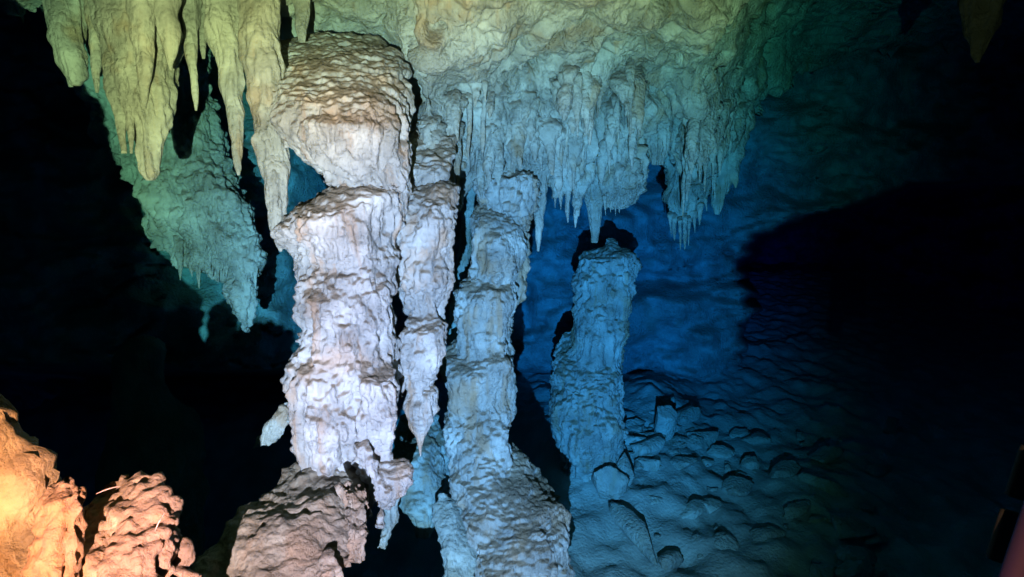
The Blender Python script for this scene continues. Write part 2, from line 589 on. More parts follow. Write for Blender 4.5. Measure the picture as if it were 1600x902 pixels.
# back wall: a broad face 6 m off, an undercut foot and a side passage on the right
wu = np.linspace(-900, 2500, 470)
wv = np.linspace(-200, 760, 220)
WU, WV = np.meshgrid(wu, wv)
edge = np.interp(WV, [-200, 230, 290, 340, 385, 430, 470, 505, 560, 585, 600, 760], [2600, 2600, 1420, 1260, 1180, 1152, 1160, 1184, 1188, 1165, 1120, 1100])
edge = edge + 50 * fbm(np.stack([WV.ravel() * 0.012, WU.ravel() * 0.004, WV.ravel() * 0 + 7], 1), 3, 9).reshape(WV.shape) + 20 * fbm(np.stack([WV.ravel() * 0.06, WU.ravel() * 0.03, WV.ravel() * 0 + 3], 1), 3, 19).reshape(WV.shape) + 12 * perlin(np.stack([WV.ravel() * 0.03, WV.ravel() * 0 + 2, WV.ravel() * 0], 1), 3).reshape(WV.shape)
foot = np.interp(WU, [-900, 700, 860, 960, 1000, 1080, 1130, 1200, 2500], [560, 575, 580, 590, 572, 590, 602, 600, 600])
wd = 6.6 + 0.0004 * (WU - 900) - 1.9 * sstep(640, 380, WU) 
wd = wd + 9.5 * sstep(-5, 30, WU - edge) + 2.6 * sstep(0, 22, WV - foot) * (1 - sstep(-5, 30, WU - edge))


def wall_disp(p, n):
    d = 0.34 * fbm(p * np.array([1.0, 1.0, 1.5]), 4, 51)
    b = (perlin((p + 0.35 * np.stack([perlin(p * 1.6, 58), perlin(p * 1.6, 59), perlin(p * 1.6, 60)], 1)) * np.array([0.8, 0.8, 2.2]), 57)) * 2.4             # bedding: stepped ledges
    d += 0.12 * (np.floor(b) + sstep(0.0, 0.35, b - np.floor(b)))
    f = worley(p * np.array([2.6, 2.6, 3.4]) + 0.3 * np.stack([perlin(p * 3, 5)] * 3, 1), 52)
    d += 0.02 * (0.5 - f)
    led = perlin(p * np.array([1.3, 1.3, 4.6]) + 0.4 * np.stack([perlin(p * 2, 6)] * 3, 1), 53)
    d -= 0.13 * sstep(0.07, 0, np.abs(led)) * sstep(-0.1, 0.35, perlin(p * 1.7, 55))
    d += 0.06 * fbm(p * 6, 4, 54)
    v = p - CAM.astype(np.float32)
    v /= np.linalg.norm(v, axis=1)[:, None]
    return p - v * d[:, None]


sheet("cave_wall", smooth2(at(WU, WV, wd), 1), M_WALL, wall_disp)

# floor: silt rising gently, with a pit below the columns on the left
fx = np.linspace(-4.5, 7, 380)
fy = np.linspace(0.2, 12, 370)
FX, FY = np.meshgrid(fx, fy)


def floor_z(x, y):
    x, y = np.asarray(x, float), np.asarray(y, float)
    z = -0.16 + 0.0 * x + 0.02 * (y - 4.5)
    z = z + 0.20 * np.exp(-((x - 0.6) ** 2 / 0.5 + (y - 4.7) ** 2 / 0.6))
    z = z + 0.22 * np.exp(-((x - 1.3) ** 2 / 0.16 + (y - 5.6) ** 2 / 0.4))
    return z - 0.85 * sstep(0.2, -0.35, x - 0.1 * (y - 3.4)) * sstep(5.5, 4.4, y)


FZ = floor_z(FX, FY)


def floor_disp(p, n):
    s = p[:, 0] * 0.50 - p[:, 1] * 0.866       # ripples lie across this direction
    t = p[:, 0] * 0.866 + p[:, 1] * 0.50
    q = np.stack([s * 1.6, t * 5.5, p[:, 2]], 1)
    d = 0.06 * fbm(p * 1.3, 3, 61) + 0.012 * fbm(q, 3, 62) + 0.040 * fbm(p * 4.5, 4, 66)
    lump = 0.5 - worley(np.stack([s * 3.2, t * 7, p[:, 2] * 3], 1), 63)
    d += 0.06 * np.maximum(lump, 0) * sstep(-0.2, 0.3, perlin(p * 1.5, 64))
    d += 0.010 * fbm(p * 18, 2, 65)
    out = p.copy()
    out[:, 2] += d
    return out


sheet("cave_floor", np.stack([FX, FY, FZ], -1), M_FLOOR, floor_disp)

# ------------------------------------------------------------------ the great column in the middle left
c1 = thing("flowstone_column", "thick pale column of stacked drums under a big rounded cap, left of centre", "column")
rock("cap_block", [loft([(56, 455, 585, 2.98, .25), (64, 428, 606, 2.93, .32), (85, 417, 622, 2.85, .46), (120, 416, 634, 2.75, .72), (165, 422, 637, 2.66, .95), (200, 432, 638, 2.62, 1.0),
                         (235, 455, 637, 2.62, .95), (262, 480, 634, 2.62, .9), (285, 508, 628, 2.62, .85), (300, 540, 615, 2.62, .8)], seed=1, tilt=0.0, lump=0.06),
                   loft([(215, 480, 545, 2.56, .6), (260, 490, 545, 2.53, .6), (292, 500, 535, 2.52, .6)], seed=2),
                   loft([(225, 570, 630, 2.58, .7), (265, 560, 634, 2.55, .7), (300, 575, 632, 2.55, .7)], seed=3)]
                   + fringe([(440, 205), (470, 245), (500, 265), (535, 282)], 2.56, 10, (9, 18), (10, 26), 5),
     M_FLOW, c1, 0.0068, 10, big=0.022, rib=0.024, pop=0.019, terr=0.007, warp=0.010)
rock("shaft", [loft([(274, 520, 600, 2.74, .4), (288, 475, 618, 2.70, .6), (305, 448, 624, 2.64, .85), (328, 438, 628, 2.60, .95), (352, 442, 628, 2.60, .95), (378, 456, 624, 2.60, .9), (410, 468, 620, 2.6, .9), (450, 478, 618, 2.62, .85), (500, 484, 612, 2.64, .8)], seed=4),
               loft([(372, 500, 575, 2.70, .5), (392, 482, 596, 2.66, .75), (425, 473, 618, 2.59, .9), (470, 470, 620, 2.57, .9), (530, 468, 621, 2.57, .9), (580, 466, 621, 2.57, .9), (640, 470, 618, 2.57, .9)], seed=5),
               loft([(518, 462, 482, 2.58), (532, 459, 490, 2.56), (548, 466, 484, 2.58)], seed=6),
               loft([(510, 486, 545, 2.66, .6), (545, 466, 562, 2.56, .85), (590, 458, 570, 2.49, .9), (640, 455, 570, 2.49, .9), (690, 462, 566, 2.50, .9), (735, 470, 560, 2.5, .9)], seed=7),
               loft([(560, 572, 605, 2.5, .7), (580, 556, 619, 2.45, .9), (630, 550, 621, 2.45, .9), (680, 556, 614, 2.47, .9), (730, 560, 610, 2.48, .9), (775, 568, 602, 2.5, .9)], seed=8)]
     + [loft([(235, 560, 630, 2.68, .7), (290, 548, 632, 2.62, .8), (340, 545, 630, 2.60, .9), (400, 560, 622, 2.6, .9)], seed=46)]
     + fringe([(445, 350), (465, 385), (480, 400)], 2.56, 5, (10, 18), (12, 24), 8),
     M_FLOW, c1, 0.0068, 30, smooth=6, warp=0.026, big=0.020, rib=0.020, pop=0.024, terr=0.007)
rock("base_mound", [loft([(700, 490, 555, 2.55, .7), (715, 470, 568, 2.5, .9), (740, 430, 576, 2.42, 1), (775, 392, 582, 2.3, 1), (810, 355, 580, 2.22, 1), (850, 330, 573, 2.14, 1), (880, 312, 555, 2.12, 1), (930, 285, 500, 2.12, 1), (1000, 250, 480, 2.12, 1), (1300, 250, 480, 2.12, 1)], seed=10, tilt=0.0),
                    loft([(955, 420, 540, 2.25, .9), (1000, 390, 640, 2.2, .6), (1060, 380, 665, 2.2, .6), (1250, 380, 670, 2.2, .6)], seed=45, tilt=0.0),  # unseen shelf below the frame, added to shade the pit behind
                    loft([(760, 520, 580, 2.2, .8), (800, 530, 580, 2.1, .8), (840, 536, 574, 2.05, .8), (868, 540, 562, 2.05, .8), (884, 545, 552, 2.05, .8)], seed=11)],
     M_MOUND, c1, 0.008, 50, big=0.03, rib=0.006, pop=0.022, terr=0.010)
rock("side_knob", [loft([(690, 575, 605, 2.5, .8), (720, 565, 622, 2.46, .8), (745, 562, 640, 2.44, .8), (765, 575, 640, 2.44, .8), (785, 585, 622, 2.45, .8), (800, 594, 608, 2.45, .8)], seed=12),
                   loft([(690, 552, 575, 2.4, .8), (740, 566, 590, 2.38, .8), (780, 574, 594, 2.38, .8), (812, 578, 586, 2.38, .8)], seed=13),
                   loft([(712, 600, 634, 2.46, .8), (728, 598, 645, 2.44, .8), (745, 600, 645, 2.43, .8), (770, 604, 634, 2.44, .8), (800, 606, 620, 2.45, .8)], seed=44),
                   loft([(770, 592, 612, 2.44), (800, 594, 606, 2.44), (826, 596, 601, 2.44)], seed=14)],
     M_FLOW, c1, 0.007, 60, big=0.012, rib=0.006, pop=0.012)

# ------------------------------------------------------------------ the broad stalactite beside it
c2 = thing("broad_stalactite", "broad pale lumpy stalactite with pointed tip, right beside the thick column", "stalactite")
rock("neck", [loft([(200, 634, 716, 3.06, .5), (225, 632, 714, 2.98, .7), (245, 636, 706, 2.86, .8), (270, 638, 702, 2.82, .8), (290, 645, 700, 2.82, .8), (315, 655, 690, 2.84, .8)], seed=15)], M_FLOW, c2, 0.0085, 70, big=0.02, terr=0.010)
rock("body", [loft([(283, 645, 690, 2.86, .5), (292, 628, 712, 2.80, .75), (312, 621, 720, 2.76, .9), (350, 621, 722, 2.75, .9), (390, 623, 722, 2.75, .9), (430, 626, 714, 2.75, .9), (465, 632, 700, 2.75, .9), (510, 638, 688, 2.76, .9)], seed=16),
              loft([(482, 645, 675, 2.78, .6), (492, 630, 690, 2.72, .85), (512, 625, 699, 2.70, .9), (540, 625, 700, 2.7, .9), (570, 627, 694, 2.7, .9), (598, 632, 682, 2.7, .9), (622, 642, 672, 2.7, .9)], seed=17),
              loft([(570, 624, 640, 2.66), (600, 624, 634, 2.66), (626, 626, 629, 2.66)], seed=18)],
     M_FLOW, c2, 0.0068, 80, big=0.018, rib=0.016, pop=0.024)
spike("tip", [(596, 646, 668, 2.72), (614, 640, 678, 2.70), (636, 639, 679, 2.7), (655, 644, 672, 2.7), (680, 650, 665, 2.7), (702, 654, 660, 2.7), (713, 656, 658, 2.7)], M_FLOW, c2, 48, 16, 19, 1.5)

# ------------------------------------------------------------------ the slender column
c3 = thing("slender_column", "slender wavy bluish column with bulbous foot, centre of the cave", "column")
rock("crown", [loft([(170, 775, 815, 3.78, .4), (225, 764, 828, 3.7, .6), (262, 752, 840, 3.6, .8), (280, 745, 843, 3.51, .9), (310, 748, 842, 3.51, .9), (350, 765, 838, 3.53, .8), (400, 780, 834, 3.55, .8), (440, 788, 828, 3.55, .8), (475, 800, 818, 3.55, .8)], seed=20)],
     M_FLOW, c3, 0.0085, 110, warp=0.06, big=0.03, rib=0.024, pop=0.028, terr=0.010)
rock("shaft", [loft([(300, 745, 768, 3.60, .6), (320, 735, 785, 3.49, .85), (345, 732, 802, 3.44, .9), (380, 734, 814, 3.43, .9), (415, 736, 812, 3.43, .9), (470, 742, 804, 3.43, .9)], seed=21),
               loft([(405, 752, 785, 3.54, .6), (430, 735, 802, 3.46, .85), (455, 718, 809, 3.40, .9), (490, 711, 808, 3.40, .9), (525, 714, 806, 3.40, .9), (570, 720, 800, 3.42, .9), (620, 730, 792, 3.42, .9)], seed=22),
               loft([(505, 726, 770, 3.50, .7), (545, 704, 795, 3.44, .9), (575, 699, 803, 3.40, .9), (615, 704, 801, 3.39, .9), (660, 702, 796, 3.37, .9), (700, 698, 792, 3.33, .9), (740, 702, 790, 3.27, .9), (790, 712, 802, 3.17, .9), (840, 728, 830, 3.07, .9), (890, 740, 850, 3.02, .9), (960, 750, 850, 3.0, .9)], seed=23),
               loft([(630, 698, 740, 3.40, .8), (670, 691, 745, 3.38, .8), (720, 698, 745, 3.35, .8), (770, 712, 750, 3.3, .8)], seed=24),
               loft([(690, 780, 806, 3.42, .8), (720, 765, 832, 3.36, .9), (745, 758, 864, 3.28, .9), (778, 750, 884, 3.20, .9), (815, 748, 888, 3.13, .9), (860, 746, 889, 3.08, .9), (900, 750, 888, 3.06, .9), (970, 770, 870, 3.06, .9)], seed=25)]
     + fringe([(722, 545), (760, 560), (795, 548)], 3.34, 6, (10, 20), (10, 22), 6) + fringe([(738, 425), (770, 440), (806, 425)], 3.36, 6, (10, 20), (10, 22), 7),
     M_FLOW, c3, 0.0082, 120, smooth=6, big=0.036, rib=0.016, pop=0.024, terr=0.008)

# ------------------------------------------------------------------ the stalagmite
c4 = thing("tall_stalagmite", "tall blue-lit stalagmite with flat broken top standing on the silt floor", "stalagmite")
rock("shaft", [loft([(382, 925, 955, 4.7, .7), (392, 912, 975, 4.7, .85), (402, 906, 990, 4.7, .9), (430, 905, 995, 4.7, .9), (465, 901, 988, 4.7, .9), (500, 894, 984, 4.7, .9), (540, 888, 978, 4.7, .9), (600, 885, 970, 4.7, .9)], seed=27),
               loft([(515, 875, 905, 4.80, .6), (545, 867, 945, 4.76, .8), (580, 863, 972, 4.68, .9), (620, 862, 977, 4.65, .9), (665, 866, 981, 4.65, .9), (705, 874, 978, 4.65, .9), (745, 884, 965, 4.65, .9), (800, 890, 955, 4.65, .9)], seed=28)],
     M_FLOW, c4, 0.0105, 160, smooth=7, big=0.035, rib=0.022, pop=0.022, terr=0.008, ribscale=0.9)
rock("knob", [loft([(370, 951, 962, 4.7, .9), (378, 945, 968, 4.7, .9), (392, 944, 969, 4.7, .9), (412, 948, 966, 4.7, .9)], seed=29)], M_FLOW, c4, 0.008, 170, big=0.01, rib=0, pop=0.01)

# ------------------------------------------------------------------ stalactites, each a thing of its own
def stalactite(label, rows, mat=M_CEIL, seed=0, nth=56, per=40, amp=1.0, extra=()):
    """A single hanging stone; extra rows are ribs grown against it."""
    t = thing("stalactite", label, "stalactite")
    spike("shaft", rows, mat, t, nth, per, seed, amp)
    for k, r in enumerate(extra):
        spike("rib", r, mat, t, 26, 24, seed + 40 + k, amp)
    return t


stalactite("blunt stalactite at the far left edge of the lit ceiling", [(-90, 40, 118, 2.7), (0, 72, 128, 2.72), (80, 94, 132, 2.72), (122, 103, 131, 2.72), (134, 112, 124, 2.72)], seed=1,
           extra=[[(-60, 50, 90, 2.75), (60, 84, 104, 2.75), (136, 108, 114, 2.75)]])
stalactite("big pale club-shaped stalactite with fluted ribs on its left side", [(-90, 140, 300, 2.62), (0, 152, 286, 2.64), (60, 165, 278, 2.64), (120, 188, 273, 2.64), (160, 200, 268, 2.62), (200, 209, 258, 2.62), (240, 218, 250, 2.62), (268, 222, 247, 2.62), (282, 229, 240, 2.62)],
           seed=2, nth=110, per=60, amp=1.1,
           extra=[[(-60, 136, 176, 2.6), (80, 160, 190, 2.6), (170, 178, 198, 2.6), (240, 190, 197, 2.6)],
                  [(-30, 165, 205, 2.56), (100, 182, 206, 2.56), (200, 198, 209, 2.56), (240, 203, 207, 2.56)],
                  [(-30, 130, 160, 2.64), (60, 140, 158, 2.64), (120, 146, 156, 2.64), (145, 150, 154, 2.64)],
                  [(-30, 200, 240, 2.5), (60, 210, 238, 2.5), (130, 216, 232, 2.52), (170, 222, 228, 2.55)],
                  [(-30, 240, 280, 2.52), (50, 250, 278, 2.52), (90, 262, 274, 2.54), (110, 266, 271, 2.56)]])
stalactite("thin needle stalactite between the club-shaped one and the long pair", [(-60, 275, 318, 2.65), (20, 285, 312, 2.65), (60, 290, 309, 2.65), (110, 297, 309, 2.65), (150, 302, 309, 2.65), (173, 305, 308, 2.65)], seed=3)
stalactite("short stubby stalactite right of the needle one", [(-60, 302, 330, 2.7), (30, 309, 326, 2.7), (75, 313, 322, 2.7), (92, 316, 320, 2.7)], seed=4)
stalactite("long tapering stalactite, left one of the long pair", [(-90, 296, 372, 2.62), (0, 318, 373, 2.64), (80, 334, 374, 2.64), (150, 350, 377, 2.64), (220, 363, 379, 2.64), (260, 369, 378, 2.64), (274, 372, 375, 2.64)], seed=5, nth=72, per=60)
stalactite("longest stalactite, its tip beside the thick column's upper drum", [(-90, 360, 432, 2.56), (0, 376, 432, 2.58), (90, 383, 438, 2.58), (150, 392, 442, 2.58), (240, 408, 447, 2.58), (310, 420, 448, 2.58), (360, 428, 446, 2.58), (384, 434, 443, 2.58), (393, 437, 440, 2.58)], seed=6, nth=72, per=70)
stalactite("small stalactite reaching down onto the column cap", [(-60, 452, 490, 2.72), (0, 459, 482, 2.74), (40, 463, 479, 2.74), (66, 466, 476, 2.74)], seed=7)
stalactite("short dripstone tooth under ceiling left of the needle stalactite", [(-20, 262, 286, 2.66), (40, 270, 284, 2.66), (80, 277, 284, 2.66), (90, 279, 282, 2.66)], seed=8)
stalactite("blunt greenish stalactite at right of the ceiling", [(60, 985, 1075, 3.95), (120, 1000, 1062, 4), (170, 1006, 1054, 4), (210, 1010, 1047, 4), (240, 1014, 1040, 4), (258, 1021, 1033, 4)], seed=9, nth=72, per=50, amp=1.3)
stalactite("slim stalactite pointing down onto the tall stalagmite", [(215, 880, 975, 4.0), (255, 896, 962, 3.98), (285, 910, 949, 3.98), (325, 917, 941, 4.0), (355, 921, 936, 4.02), (379, 923, 933, 4.03)], seed=10, nth=56, per=50, amp=0.9)
stalactite("slim pointed stalactite right of the slender column's crown", [(240, 822, 856, 3.55), (290, 830, 853, 3.58), (330, 834, 850, 3.58), (370, 838, 846, 3.58), (393, 840, 843, 3.58)], seed=11)
stalactite("dim lone stalactite high in the dark at upper right", [(-120, 1490, 1580, 2.6), (0, 1504, 1564, 2.6), (50, 1512, 1548, 2.6), (85, 1519, 1535, 2.6), (98, 1523, 1530, 2.6)], M_DARK, seed=12)
stalactite("greenish stalactite hanging at far right end of the fringe", [(20, 1110, 1160, 5.0), (110, 1100, 1172, 4.85), (180, 1096, 1172, 4.78), (240, 1102, 1158, 4.8), (280, 1110, 1142, 4.8), (315, 1113, 1130, 4.8), (335, 1116, 1123, 4.8)], seed=13, amp=1.3)
stalactite("thin blue flowstone strand behind, between broad stalactite and slender column", [(200, 722, 765, 4), (255, 728, 752, 4.05), (290, 730, 744, 4.05), (325, 724, 741, 4.05), (380, 718, 736, 4.08), (450, 708, 728, 4.1), (560, 700, 720, 4.15)], seed=14)

# ------------------------------------------------------------------ dripstone masses of the ceiling, each with its drips
def drip(parent, px, py, d, w, h, seed, mat=M_CEIL):
    """One drip: a small domed head drawn out into a tapering point."""
    x = px
    e = 0.004 * w
    r = np.random.default_rng(seed)
    a, b, c = r.uniform(.3, .48), r.uniform(.15, .36), r.uniform(-.35, .35) * w
    rows = [(py - 0.16 * h, x - 0.2 * w, x + 0.2 * w, d + e * 2.2, .9), (py, x - 0.5 * w, x + 0.5 * w, d + e, .9), (py + 0.25 * h, x - a * w, x + a * w + c * .2, d + .6 * e, .9),
            (py + 0.65 * h, x - b * w + c * .6, x + b * w + c * .6, d + .3 * e, .9), (py + h, x - 0.05 * w + c, x + 0.05 * w + c, d, .9)]
    return spike("drip", rows, mat, parent, 16, 8, seed, 1.5, 0.3)


def chunky(x0, x1, y0, y1, n, seed):
    r = np.random.default_rng(seed)
    return [(u, y, d - 0.05, r.uniform(17, 34), r.uniform(45, 105)) for u, y, d, w, h in field(x0, x1, y0, y1, n, (5, 9), (20, 30), seed)]


def curtain(label, rows_list, drips, seed, voxel=0.011, mat=M_CEIL, group=None, **kw):
    t = thing("dripstone_curtain", label, "dripstone", group)
    if rows_list:
        rock("body", [loft(r, seed=seed + k) for k, r in enumerate(rows_list)], mat, t, voxel, seed, **kw)
    for k, (px, py, d, w, h) in enumerate(drips):
        drip(t, px, py, d, w, h, seed + 3 * k, mat)
    return t


curtain("bluish hanging rock pendant with toothed lower edge, behind the left stalactites",
        [[(-40, 120, 300, 3.5, .5), (100, 110, 320, 3.55, .5), (180, 150, 335, 3.6, .5), (230, 175, 350, 3.6, .5), (290, 205, 375, 3.6, .5), (340, 225, 398, 3.6, .45), (380, 250, 405, 3.6, .4), (415, 275, 402, 3.6, .35), (440, 330, 396, 3.62, .35)],
         [(400, 345, 402, 3.6, .7), (450, 358, 396, 3.6, .7), (490, 366, 396, 3.6, .7), (512, 376, 395, 3.6, .7), (525, 384, 392, 3.6, .7)]],
        [(rng.uniform(275, 400), rng.uniform(360, 400), 3.52, rng.uniform(7, 13), rng.uniform(30, 60)) for _ in range(26)], 200, 0.0095, M_WALL, big=0.06, rib=0.03, pop=0.032, terr=0.010)


def field(x0, x1, y0, y1, n, wl, hl, seed, bias=1.0):
    """Places on the ceiling face between px x0..x1, py y0..y1."""
    r = np.random.default_rng(seed)
    out = []
    while len(out) < n:
        if len(out) % 6 == 0 or r.uniform() < 0.1:
            cu, cy, cs = r.uniform(x0, x1), y0 + (y1 - y0) * r.uniform() ** bias, r.uniform(0.6, 1.5)
        u = cu + r.normal() * 11
        y = cy + abs(r.normal()) * 14
        if not (x0 <= u <= x1):
            cu = r.uniform(x0, x1)
            continue
        vv = np.linspace(2, 5, 40)
        t = ceiling_at(np.full(40, u), vv)
        if y > t[-1, 0] + 12:
            cy = y0 + (y1 - y0) * r.uniform() ** bias
            continue
        d = float(np.interp(y, t[:, 0], t[:, 1]))
        q = r.uniform() ** 1.8
        w = (wl[0] * 1.3 + (wl[1] * 1.9 - wl[0]) * q) * cs ** .5
        h = (hl[0] + (hl[1] - hl[0]) * r.uniform() ** 1.3) * cs
        out.append((u, y, d - 0.045 + r.uniform(-.02, .02), w, h))
    return out


curtain("pale dripping drapery left of the slender column, under the ceiling", [], chunky(645, 735, 110, 235, 8, 41) + field(642, 735, 130, 258, 36, (5, 19), (18, 75), 1, 0.7), 300)
curtain("dense dripping drapery above the slender column's crown", [], chunky(740, 840, 100, 225, 11, 42) + field(735, 840, 115, 268, 64, (5, 18), (20, 85), 2, 0.65) + [(742 + 8.2 * k + rng.uniform(-4, 4), 205 + rng.uniform(-18, 14), 3.44 + rng.uniform(-.04, .04), rng.uniform(11, 24), rng.uniform(34, 72)) for k in range(13)], 400)
curtain("dripping drapery right of the crown, ending in ragged points",
        [[(150, 830, 900, 3.65, .5), (210, 838, 905, 3.68, .5), (260, 845, 905, 3.7, .5), (290, 856, 898, 3.7, .5), (312, 866, 888, 3.7, .5)]],
        chunky(840, 912, 100, 235, 8, 43) + field(838, 912, 115, 282, 46, (5, 18), (20, 85), 3, 0.65) + [(868, 285, 3.68, 10, 40), (876, 290, 3.66, 9, 38), (885, 280, 3.68, 9, 30), (895, 262, 3.7, 9, 40)], 500, big=0.03, rib=0.03, pop=0.03)
curtain("bulging greenish dripstone mass with comb of teeth, above the tall stalagmite",
        [[(185, 925, 975, 4.05, .5), (198, 912, 992, 3.98, .7), (225, 908, 1004, 3.94, .8), (260, 908, 1006, 3.94, .8), (290, 912, 1000, 3.96, .75), (312, 925, 990, 3.98, .7), (325, 945, 980, 4, .6)]],
        [(945 + 5.5 * k, 300 + rng.uniform(-6, 6), 3.86 + rng.uniform(-.02, .03), 6, rng.uniform(22, 36)) for k in range(8)] + chunky(915, 1005, 85, 190, 6, 44) + field(905, 1000, 90, 200, 24, (6, 20), (30, 90), 4), 600, big=0.03, rib=0.03, pop=0.035, terr=0.015)
curtain("teal dripstone mass with long needles, hanging furthest right of centre",
        [[(10, 1075, 1125, 4.4, .5), (90, 1056, 1140, 4.42, .5), (180, 1050, 1148, 4.5, .5), (240, 1042, 1135, 4.55, .6), (290, 1038, 1112, 4.6, .6), (325, 1040, 1100, 4.6, .6), (350, 1052, 1092, 4.6, .5)]],
        [(1047, 335, 4.5, 7, 34), (1054, 338, 4.5, 7, 38), (1063, 345, 4.5, 7, 46), (1070, 340, 4.48, 7, 50), (1077, 342, 4.5, 7, 42), (1084, 330, 4.52, 7, 34), (1093, 318, 4.54, 8, 34), (1102, 300, 4.56, 8, 30)]
        + chunky(1055, 1140, 95, 220, 6, 45) + field(1048, 1150, 105, 240, 34, (6, 20), (40, 110), 5), 700, 0.013, big=0.03, rib=0.04, pop=0.02)

# ------------------------------------------------------------------ rocks behind and between the columns
def boulder(name, label, rings, mat=M_STONE, voxel=0.012, seed=0, cat="rock", group=None, **kw):
    o = rock(name, rings, mat, None, voxel, seed, **kw)
    return tag(o, label, cat, group)


boulder("stalagmite_stump", "dim blue-grey cone of flowstone behind the broad stalactite's tip",
        [loft([(646, 625, 650, 3.85, .9), (680, 615, 668, 3.8, .9), (720, 612, 690, 3.75, .9), (765, 612, 700, 3.7, .9), (800, 636, 690, 3.65, .9), (842, 648, 672, 3.65, .9)], seed=31),
         loft([(650, 660, 682, 3.9, .9), (700, 668, 700, 3.85, .9), (750, 672, 706, 3.8, .9), (790, 680, 700, 3.75, .9)], seed=32)], M_FLOW, 0.011, 800, "stalagmite", big=0.03, pop=0.015)
boulder("rock_finger", "small drooping finger of flowstone below the side knob of the thick column",
        [loft([(745, 600, 640, 3.0, .9), (790, 596, 630, 2.95, .9), (820, 598, 624, 2.95, .9), (834, 590, 612, 2.95, .9), (868, 584, 606, 2.95, .9)], seed=33)], M_FLOW, 0.01, 810, "flowstone", big=0.02, pop=0.01)
boulder("rock_ridge", "craggy grey ridge leaning against the slender column's foot",
        [loft([(786, 685, 706, 3.35, .9), (815, 682, 730, 3.3, .9), (860, 686, 752, 3.23, .9), (920, 690, 770, 3.15, .9)], seed=34)], M_STONE, 0.01, 820, "rock", big=0.03, pop=0.02)
boulder("light_patch_rock", "small leaf-shaped rock standing in for a patch of light in the dark, left of the thick column",  # leaf shape stands in for torchlight falling through a gap
        [loft([(634, 436, 452, 2.76, .5), (648, 424, 456, 2.76, .5), (662, 415, 456, 2.76, .5), (676, 408, 444, 2.76, .5), (688, 400, 424, 2.76, .5), (698, 397, 406, 2.76, .5)], seed=35),
         loft([(636, 440, 470, 2.76, .6), (655, 446, 480, 2.74, .6), (680, 455, 490, 2.7, .6)], seed=36)], M_FLOW, 0.008, 830, "rock", big=0.01, pop=0.01)
boulder("rock_nub", "small brown rock wedged in the notch under the thick column's mound",
        [loft([(862, 500, 520, 2.0, .9), (880, 484, 534, 2.0, .9), (910, 474, 540, 2.0, .9), (960, 470, 540, 2.0, .9)], seed=37)], M_MOUND, 0.008, 840, "rock", big=0.02, pop=0.02)
boulder("dark_stalagmite", "faint dark stalagmite lost in the shadow at left",
        [loft([(522, 205, 240, 4.2, .9), (545, 185, 258, 4.2, .9), (600, 180, 264, 4.2, .9), (640, 175, 275, 4.2, .9), (670, 170, 308, 4.2, .9), (740, 165, 312, 4.2, .9), (900, 150, 320, 4.2, .9)], seed=38)], M_NEAR, 0.025, 850, "stalagmite")

# ------------------------------------------------------------------ the near rocks at lower left: they shade everything behind them
boulder("near_rock_wall", "rugged orange-brown rock wall close to the camera at the left edge",
        [loft([(-420, -1100, -420, 1.45, .35), (-120, -1100, -300, 1.45, .35), (48, -1100, -225, 1.45, .35), (220, -1100, -140, 1.45, .35), (386, -1100, -85, 1.45, .35), (520, -1100, -62, 1.47, .35), (590, -1100, -46, 1.5, .35), (630, -620, -14, 1.52, .35), (690, -620, 24, 1.54, .35), (735, -620, 54, 1.56, .35), (800, -620, 84, 1.58, .35), (1000, -620, 120, 1.6, .35), (1300, -620, 160, 1.6, .35), (1900, -620, 200, 1.6, .35)], nth=64, seed=39, lump=0.02, tilt=0.0)],
        M_NEAR, 0.017, 860, "rock", warp=0.02, big=0.035, rib=0.004, pop=0.034, terr=0.004, crack=0.03, fine=0.012)
boulder("near_rock", "narrow upright orange-brown slab between rock wall and cracked boulder",
        [loft([(744, 62, 108, 1.46, .7), (754, 52, 120, 1.45, .8), (800, 48, 128, 1.44, .8), (900, 30, 126, 1.42, .8), (1100, 10, 120, 1.42, .8), (1700, 10, 120, 1.42, .8)], seed=41, lump=0.03)],
        M_NEAR, 0.008, 870, "rock", warp=0.02, big=0.02, rib=0.0, pop=0.02, terr=0.003, crack=0.015, fine=0.010)
boulder("near_rock", "cracked orange-brown boulder close to the camera at lower left",
        [loft([(760, 150, 205, 1.68, .5), (772, 126, 232, 1.64, .8), (797, 116, 256, 1.6, .9), (832, 112, 274, 1.56, .9), (880, 104, 266, 1.52, .9), (950, 100, 264, 1.5, .9), (1100, 90, 264, 1.5, .9), (1700, 80, 264, 1.55, 1.2)], seed=42, lump=0.08)],
        M_NEAR, 0.008, 880, "rock", warp=0.03, big=0.035, rib=0.0, pop=0.032, terr=0.003, crack=0.018, fine=0.012)
boulder("near_rock", "small wedge of brown rock between cracked boulder and column mound",
        [loft([(826, 250, 276, 1.64, .8), (848, 246, 292, 1.63, .8), (878, 242, 304, 1.62, .8), (930, 236, 310, 1.6, .8), (1060, 230, 312, 1.6, .9), (1600, 220, 315, 1.6, 1.2)], seed=43)],
        M_NEAR, 0.007, 890, "rock", warp=0.03, big=0.02, rib=0.0, pop=0.02, crack=0.02)
